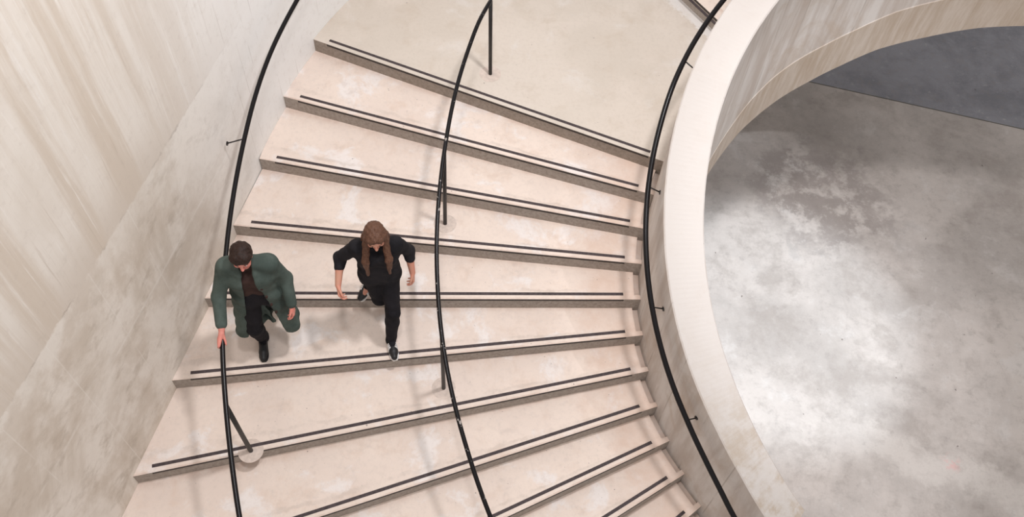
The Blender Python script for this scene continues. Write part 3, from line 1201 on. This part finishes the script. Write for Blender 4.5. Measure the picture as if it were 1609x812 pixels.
BLK = plain('black_shoe_leather', (0.014, 0.013, 0.014), 0.5, 0.4, 0, 0.2, 30)
WHT = plain('white_shoe_rubber', (0.72, 0.69, 0.67), 0.55, 0.3, 0, 0.06, 30)
DRK = plain('black_shoe_rubber', (0.02, 0.018, 0.018), 0.6, 0.3, 0, 0.1, 30)
EYE = plain('eye_white', (0.75, 0.72, 0.70), 0.3, 0.5, 0, 0.03, 30)
IRIS = plain('brown_iris', (0.06, 0.03, 0.018), 0.2, 0.5, 0, 0.1, 60)
LIPS = plain('lip', (0.46, 0.17, 0.15), 0.45, 0.4, 0, 0.08, 60)
SK1 = skin_mat('ruddy_skin', (0.66, 0.27, 0.215))
SK2 = skin_mat('warm_skin', (0.58, 0.30, 0.21))
HAIR1 = hair_mat('dark_brown_hair', (0.016, 0.009, 0.007), (0.042, 0.022, 0.016))
HAIR2 = hair_mat('chestnut_hair', (0.075, 0.034, 0.022), (0.16, 0.078, 0.048))
COAT = cloth('green_coat_wool', (0.056, 0.073, 0.063), (0.092, 0.116, 0.101))
TOP1 = cloth('dark_brown_knit', (0.040, 0.022, 0.019), (0.065, 0.036, 0.030))
TRS = cloth('black_trouser_cloth', (0.010, 0.009, 0.011), (0.018, 0.016, 0.019))
TOP2 = cloth('black_jacket_cloth', (0.012, 0.011, 0.013), (0.022, 0.020, 0.023))

# ---- the person in the green coat, right hand on the left rail
PHI1 = 0.19
LOC1 = A3(-2.175, 3.865, -0.825)
c1, s1 = math.cos(PHI1), math.sin(PHI1)
R1 = np.array([[c1, -s1, 0], [s1, c1, 0], [0, 0, 1]])
loc1 = lambda w: R1.T @ (np.array(w, float) - LOC1)
p1 = empty('person', LOC1, 'person in an open green coat walking downstairs with one hand on the left rail', 'person')
place_person(p1, LOC1, PHI1)
rail_i = 5.27
rc = loc1(polar(rail_i, lerp(rail_i, LI, LR), z_rail(rail_i)))
rt_ = loc1(polar(rail_i + 0.2, lerp(rail_i + 0.2, LI, LR), z_rail(rail_i + 0.2))) - rc
wr1 = rc - rt_ / np.linalg.norm(rt_) * 0.105 + A3(0.012, 0, 0.065)
J1 = dict(pelvis=A3(0.0, 0.02, 0.95), chest=A3(0, -0.01, 1.25), neck=A3(0, -0.02, 1.45), head=A3(0, -0.055, 1.585), look=A3(0.02, -1, -0.22),
          shR=A3(-0.185, 0.0, 1.385), shL=A3(0.185, 0.0, 1.385), elR=A3(-0.275, -0.13, 1.145), elL=A3(0.265, 0.03, 1.105),
          wrR=wr1, wrL=A3(0.285, -0.12, 0.885),
          hipR=A3(-0.09, 0.01, 0.91), hipL=A3(0.09, 0.02, 0.91), kneeR=A3(-0.105, -0.085, 0.505), kneeL=A3(0.10, 0.14, 0.525),
          ankleR=loc1((-2.302, 3.895, -0.735)), ankleL=A3(0.11, 0.50, 0.295),
          footR=loc1((-2.262, 3.75, -0.785)), footL=A3(0.115, 0.40, 0.215))
MM1 = dict(eye=EYE, hair=HAIR1, iris=IRIS, lips=LIPS, shoe=BLK, sole=DRK, lace=BLK, stripe=WHT)
bmesh1, P1 = body_mesh(J1, lambda F: rail_hand(F, J1['wrR'], rc, rt_, A3(-1, 0, 0), 0.0215),
                       lambda F: open_hand(F, J1['wrL'], A3(0.06, -0.25, -0.95), A3(-1, 0, 0), A3(-0.1, -0.95, 0.2), 0.55))
body1 = field_obj('body', [bmesh1], SK1, p1, 1)
face_parts(P1, p1, MM1)
# hair, short and dark
F = Field(J1['head'] - 0.18, J1['head'] + 0.18, 0.005)
F.cone(P1(0, -0.032, 0.040), P1(0, 0.006, 0.040), 0.090, 0.084, 0.02)
F.cone(P1(0, -0.060, 0.0), P1(0, -0.055, -0.075), 0.068, 0.050, 0.03)
F.cone(P1(-0.05, 0.045, 0.075), P1(0.055, 0.035, 0.075), 0.030, 0.028, 0.03)
for s in (-1, 1):
    F.cone(P1(s * 0.066, -0.010, 0.03), P1(s * 0.066, -0.022, -0.02), 0.024, 0.018, 0.02)
F.ell(P1(0, 0.115, -0.04), (0.075, 0.075, 0.085), 0.02, sub=True)
x, y, z = F.grid()
F.d += (0.003 * np.sin(x * 120 + 3 * np.sin(y * 40)) * np.sin(y * 60 + z * 50)).astype(np.float32)
field_obj('hair', [F.mesh()], HAIR1, p1, 1)
# dark brown top
F = Field(A3(-0.36, -0.22, 0.82), A3(0.36, 0.24, 1.55), 0.006)
torso_cones(F, J1, 0.004)
x, y, z = F.grid()
F.d += wob(x, y, z, 0.0018, 38).astype(np.float32)
F.d = np.maximum(F.d, 0.86 - z + 0 * x)
F.cone(J1['neck'] + A3(0, -0.012, 0.055), J1['neck'] + A3(0, -0.012, 0.12), 0.058, 0.058, 0.01, sub=True)
field_obj('jumper', [F.mesh()], TOP1, p1, 2)
trousers(J1, TRS, p1, 0.016)
# coat: shell that flares to the knee, open down the front
F = Field(A3(-0.52, -0.62, 0.34), A3(0.52, 0.46, 1.56), 0.0075)
torso_cones(F, J1, 0.030)
pv = J1['pelvis']
for s in (-1, 1):
    F.cone(pv + A3(s * 0.085, 0.01, 0.16), pv + A3(s * 0.150, 0.045, -0.54), 0.108, 0.128, 0.06)
    F.cone(pv + A3(s * 0.10, -0.02, 0.02), pv + A3(s * 0.215, -0.085, -0.54), 0.095, 0.075, 0.05)
x, y, z = F.grid()
F.d += wob(x, y, z, 0.006, 21).astype(np.float32)
inner = F.d + 0.020
# opening at the front
op = np.abs(x - 0.0) - (0.050 + np.clip(1.30 - z, 0, 1) * 0.135)
op = np.maximum(op, y + 0.015 + 0 * x)
body_shell = np.maximum(F.d, -inner)
body_shell = np.maximum(body_shell, -op)
hem = (0.425 + 0.02 * np.sin(x * 12)) - z
F.d = np.maximum(body_shell, hem + 0 * y).astype(np.float32)
# sleeves
for s in 'RL':
    wr = J1['el' + s] + (J1['wr' + s] - J1['el' + s]) * 0.90
    F.cone(J1['sh' + s], J1['el' + s], 0.070, 0.058, 0.03)
    F.cone(J1['el' + s], wr, 0.058, 0.049, 0.03)
# collar
F.cone(A3(-0.075, 0.005, 1.452), A3(-0.068, -0.085, 1.375), 0.022, 0.026, 0.02)
F.cone(A3(0.075, 0.005, 1.452), A3(0.068, -0.085, 1.375), 0.022, 0.026, 0.02)
F.cone(A3(-0.075, 0.005, 1.452), A3(0, 0.065, 1.465), 0.022, 0.022, 0.02)
F.cone(A3(0.075, 0.005, 1.452), A3(0, 0.065, 1.465), 0.022, 0.022, 0.02)
coat = field_obj('coat', [F.mesh()], COAT, p1, 2)
for s in (-1,):
    for q in range(4):
        bm = bmesh.new()
        zz = 1.22 - q * 0.13
        bx = 0.050 + (1.30 - zz) * 0.135 + 0.03
        tube(bm, [(bx, -0.128, zz), (bx, -0.137, zz), (bx, -0.146, zz)], 0.011, 12, dome=False)
        finish('button', bm, TOP1, coat)
socks(J1, p1, TRS)
shoe(p1, loc1((-2.315, 3.945, -0.8215)), loc1((-2.244, 3.66, -0.8215)), MM1)
shoe(p1, J1['ankleL'] + A3(0.0, 0.06, -0.065), J1['ankleL'] + A3(0.01, -0.14, -0.285 + 0.16), MM1)

# ---- the person in black, mid stride, trainers with white stripes
PHI2 = 0.20
LOC2 = A3(-1.165, 4.22, -0.825)
c2_, s2_ = math.cos(PHI2), math.sin(PHI2)
R2 = np.array([[c2_, -s2_, 0], [s2_, c2_, 0], [0, 0, 1]])
loc2 = lambda w: R2.T @ (np.array(w, float) - LOC2)
p2 = empty('person', LOC2, 'person in black with long chestnut hair striding downstairs in striped trainers', 'person')
place_person(p2, LOC2, PHI2)
J2 = dict(pelvis=A3(-0.005, -0.01, 0.935), chest=A3(0, -0.03, 1.22), neck=A3(0, -0.045, 1.415), head=A3(0.005, -0.085, 1.545), look=A3(0.05, -1, -0.35),
          shR=A3(-0.168, -0.03, 1.345), shL=A3(0.168, -0.03, 1.345), elR=A3(-0.325, 0.03, 1.13), elL=A3(0.265, 0.07, 1.09),
          wrR=A3(-0.365, -0.16, 0.98), wrL=A3(0.285, -0.02, 0.86),
          hipR=A3(-0.085, -0.01, 0.90), hipL=A3(0.08, -0.02, 0.89), kneeR=A3(-0.035, -0.06, 0.53), kneeL=A3(0.075, -0.20, 0.50),
          ankleR=A3(-0.125, 0.255, 0.345), ankleL=loc2((-1.087, 3.985, -0.735)),
          footR=A3(-0.19, 0.175, 0.26), footL=loc2((-1.05, 3.87, -0.78)))
MM2 = dict(eye=EYE, hair=HAIR2, iris=IRIS, lips=LIPS, shoe=BLK, sole=WHT, lace=BLK, stripe=WHT)
bmesh2, P2 = body_mesh(J2, lambda F: open_hand(F, J2['wrR'], A3(-0.02, -0.62, -0.78), A3(0.95, 0, 0), A3(0.1, -0.75, 0.6), 0.7),
                       lambda F: open_hand(F, J2['wrL'], A3(0.05, -0.20, -0.97), A3(-1, 0, 0), A3(-0.1, -0.95, 0.2), 0.6))
field_obj('body', [bmesh2], SK2, p2, 1)
face_parts(P2, p2, MM2)
# long hair falling over both shoulders
F = Field(A3(-0.26, -0.34, 1.05), A3(0.26, 0.22, 1.74), 0.0052)
F.cone(P2(0, -0.030, 0.040), P2(0, 0.004, 0.040), 0.090, 0.083, 0.02)
F.cone(P2(0, -0.065, 0.0), A3(0.0, 0.075, 1.27), 0.075, 0.055, 0.04)
for s in (-1, 1):
    F.cone(P2(s * 0.068, 0.005, 0.03), P2(s * 0.078, 0.025, -0.05), 0.028, 0.030, 0.02)
    F.cone(P2(s * 0.078, 0.025, -0.05), A3(-s * 0.098, -0.168, 1.32), 0.031, 0.032, 0.02)
    F.cone(A3(-s * 0.098, -0.168, 1.32), A3(-s * 0.092, -0.172, 1.12), 0.033, 0.013, 0.02)
    F.cone(P2(s * 0.075, -0.04, -0.04), A3(-s * 0.105, 0.02, 1.32), 0.038, 0.030, 0.03)
F.cone(P2(-0.045, 0.050, 0.072), P2(-0.005, 0.055, 0.085), 0.020, 0.018, 0.02)
F.cone(P2(0.045, 0.050, 0.072), P2(0.005, 0.055, 0.085), 0.020, 0.018, 0.02)
F.ell(P2(0, 0.120, -0.02), (0.056, 0.075, 0.092), 0.015, sub=True)
F.cone(P2(0, 0.06, 0.115), P2(0, -0.06, 0.135), 0.004, 0.004, 0.008, sub=True)     # parting
x, y, z = F.grid()
F.d += (0.0035 * np.sin(x * 150 + 2.5 * np.sin(z * 22)) * np.sin(y * 90 + z * 12)).astype(np.float32)
field_obj('hair', [F.mesh()], HAIR2, p2, 1)
# jacket, three-quarter sleeves
F = Field(A3(-0.46, -0.30, 0.78), A3(0.44, 0.28, 1.50), 0.0065)
torso_cones(F, J2, 0.014)
for s in 'RL':
    wr = J2['el' + s] + (J2['wr' + s] - J2['el' + s]) * 0.34
    F.cone(J2['sh' + s], J2['el' + s], 0.066, 0.055, 0.03)
    F.cone(J2['el' + s], wr, 0.055, 0.049, 0.03)
for s in (-1, 1):
    F.cone(J2['pelvis'] + A3(s * 0.068, 0, 0.08), J2['pelvis'] + A3(s * 0.080, 0, -0.09), 0.102, 0.108, 0.05)
x, y, z = F.grid()
F.d += wob(x, y, z, 0.003, 30).astype(np.float32)
F.d = np.maximum(F.d, 0.845 - z + 0 * x).astype(np.float32)
F.cone(J2['neck'] + A3(0, -0.02, 0.045), J2['neck'] + A3(0, -0.02, 0.12), 0.062, 0.062, 0.01, sub=True)
jk = field_obj('jacket', [F.mesh()], TOP2, p2, 2)
trousers(J2, TRS, p2, 0.008)
socks(J2, p2, TRS)
shoe(p2, loc2((-1.112, 4.045, -0.8215)), loc2((-1.022, 3.785, -0.8215)), MM2, True)
shoe(p2, loc2((-1.332, 4.515, -0.575)), loc2((-1.43, 4.305, -0.645)), MM2, True)
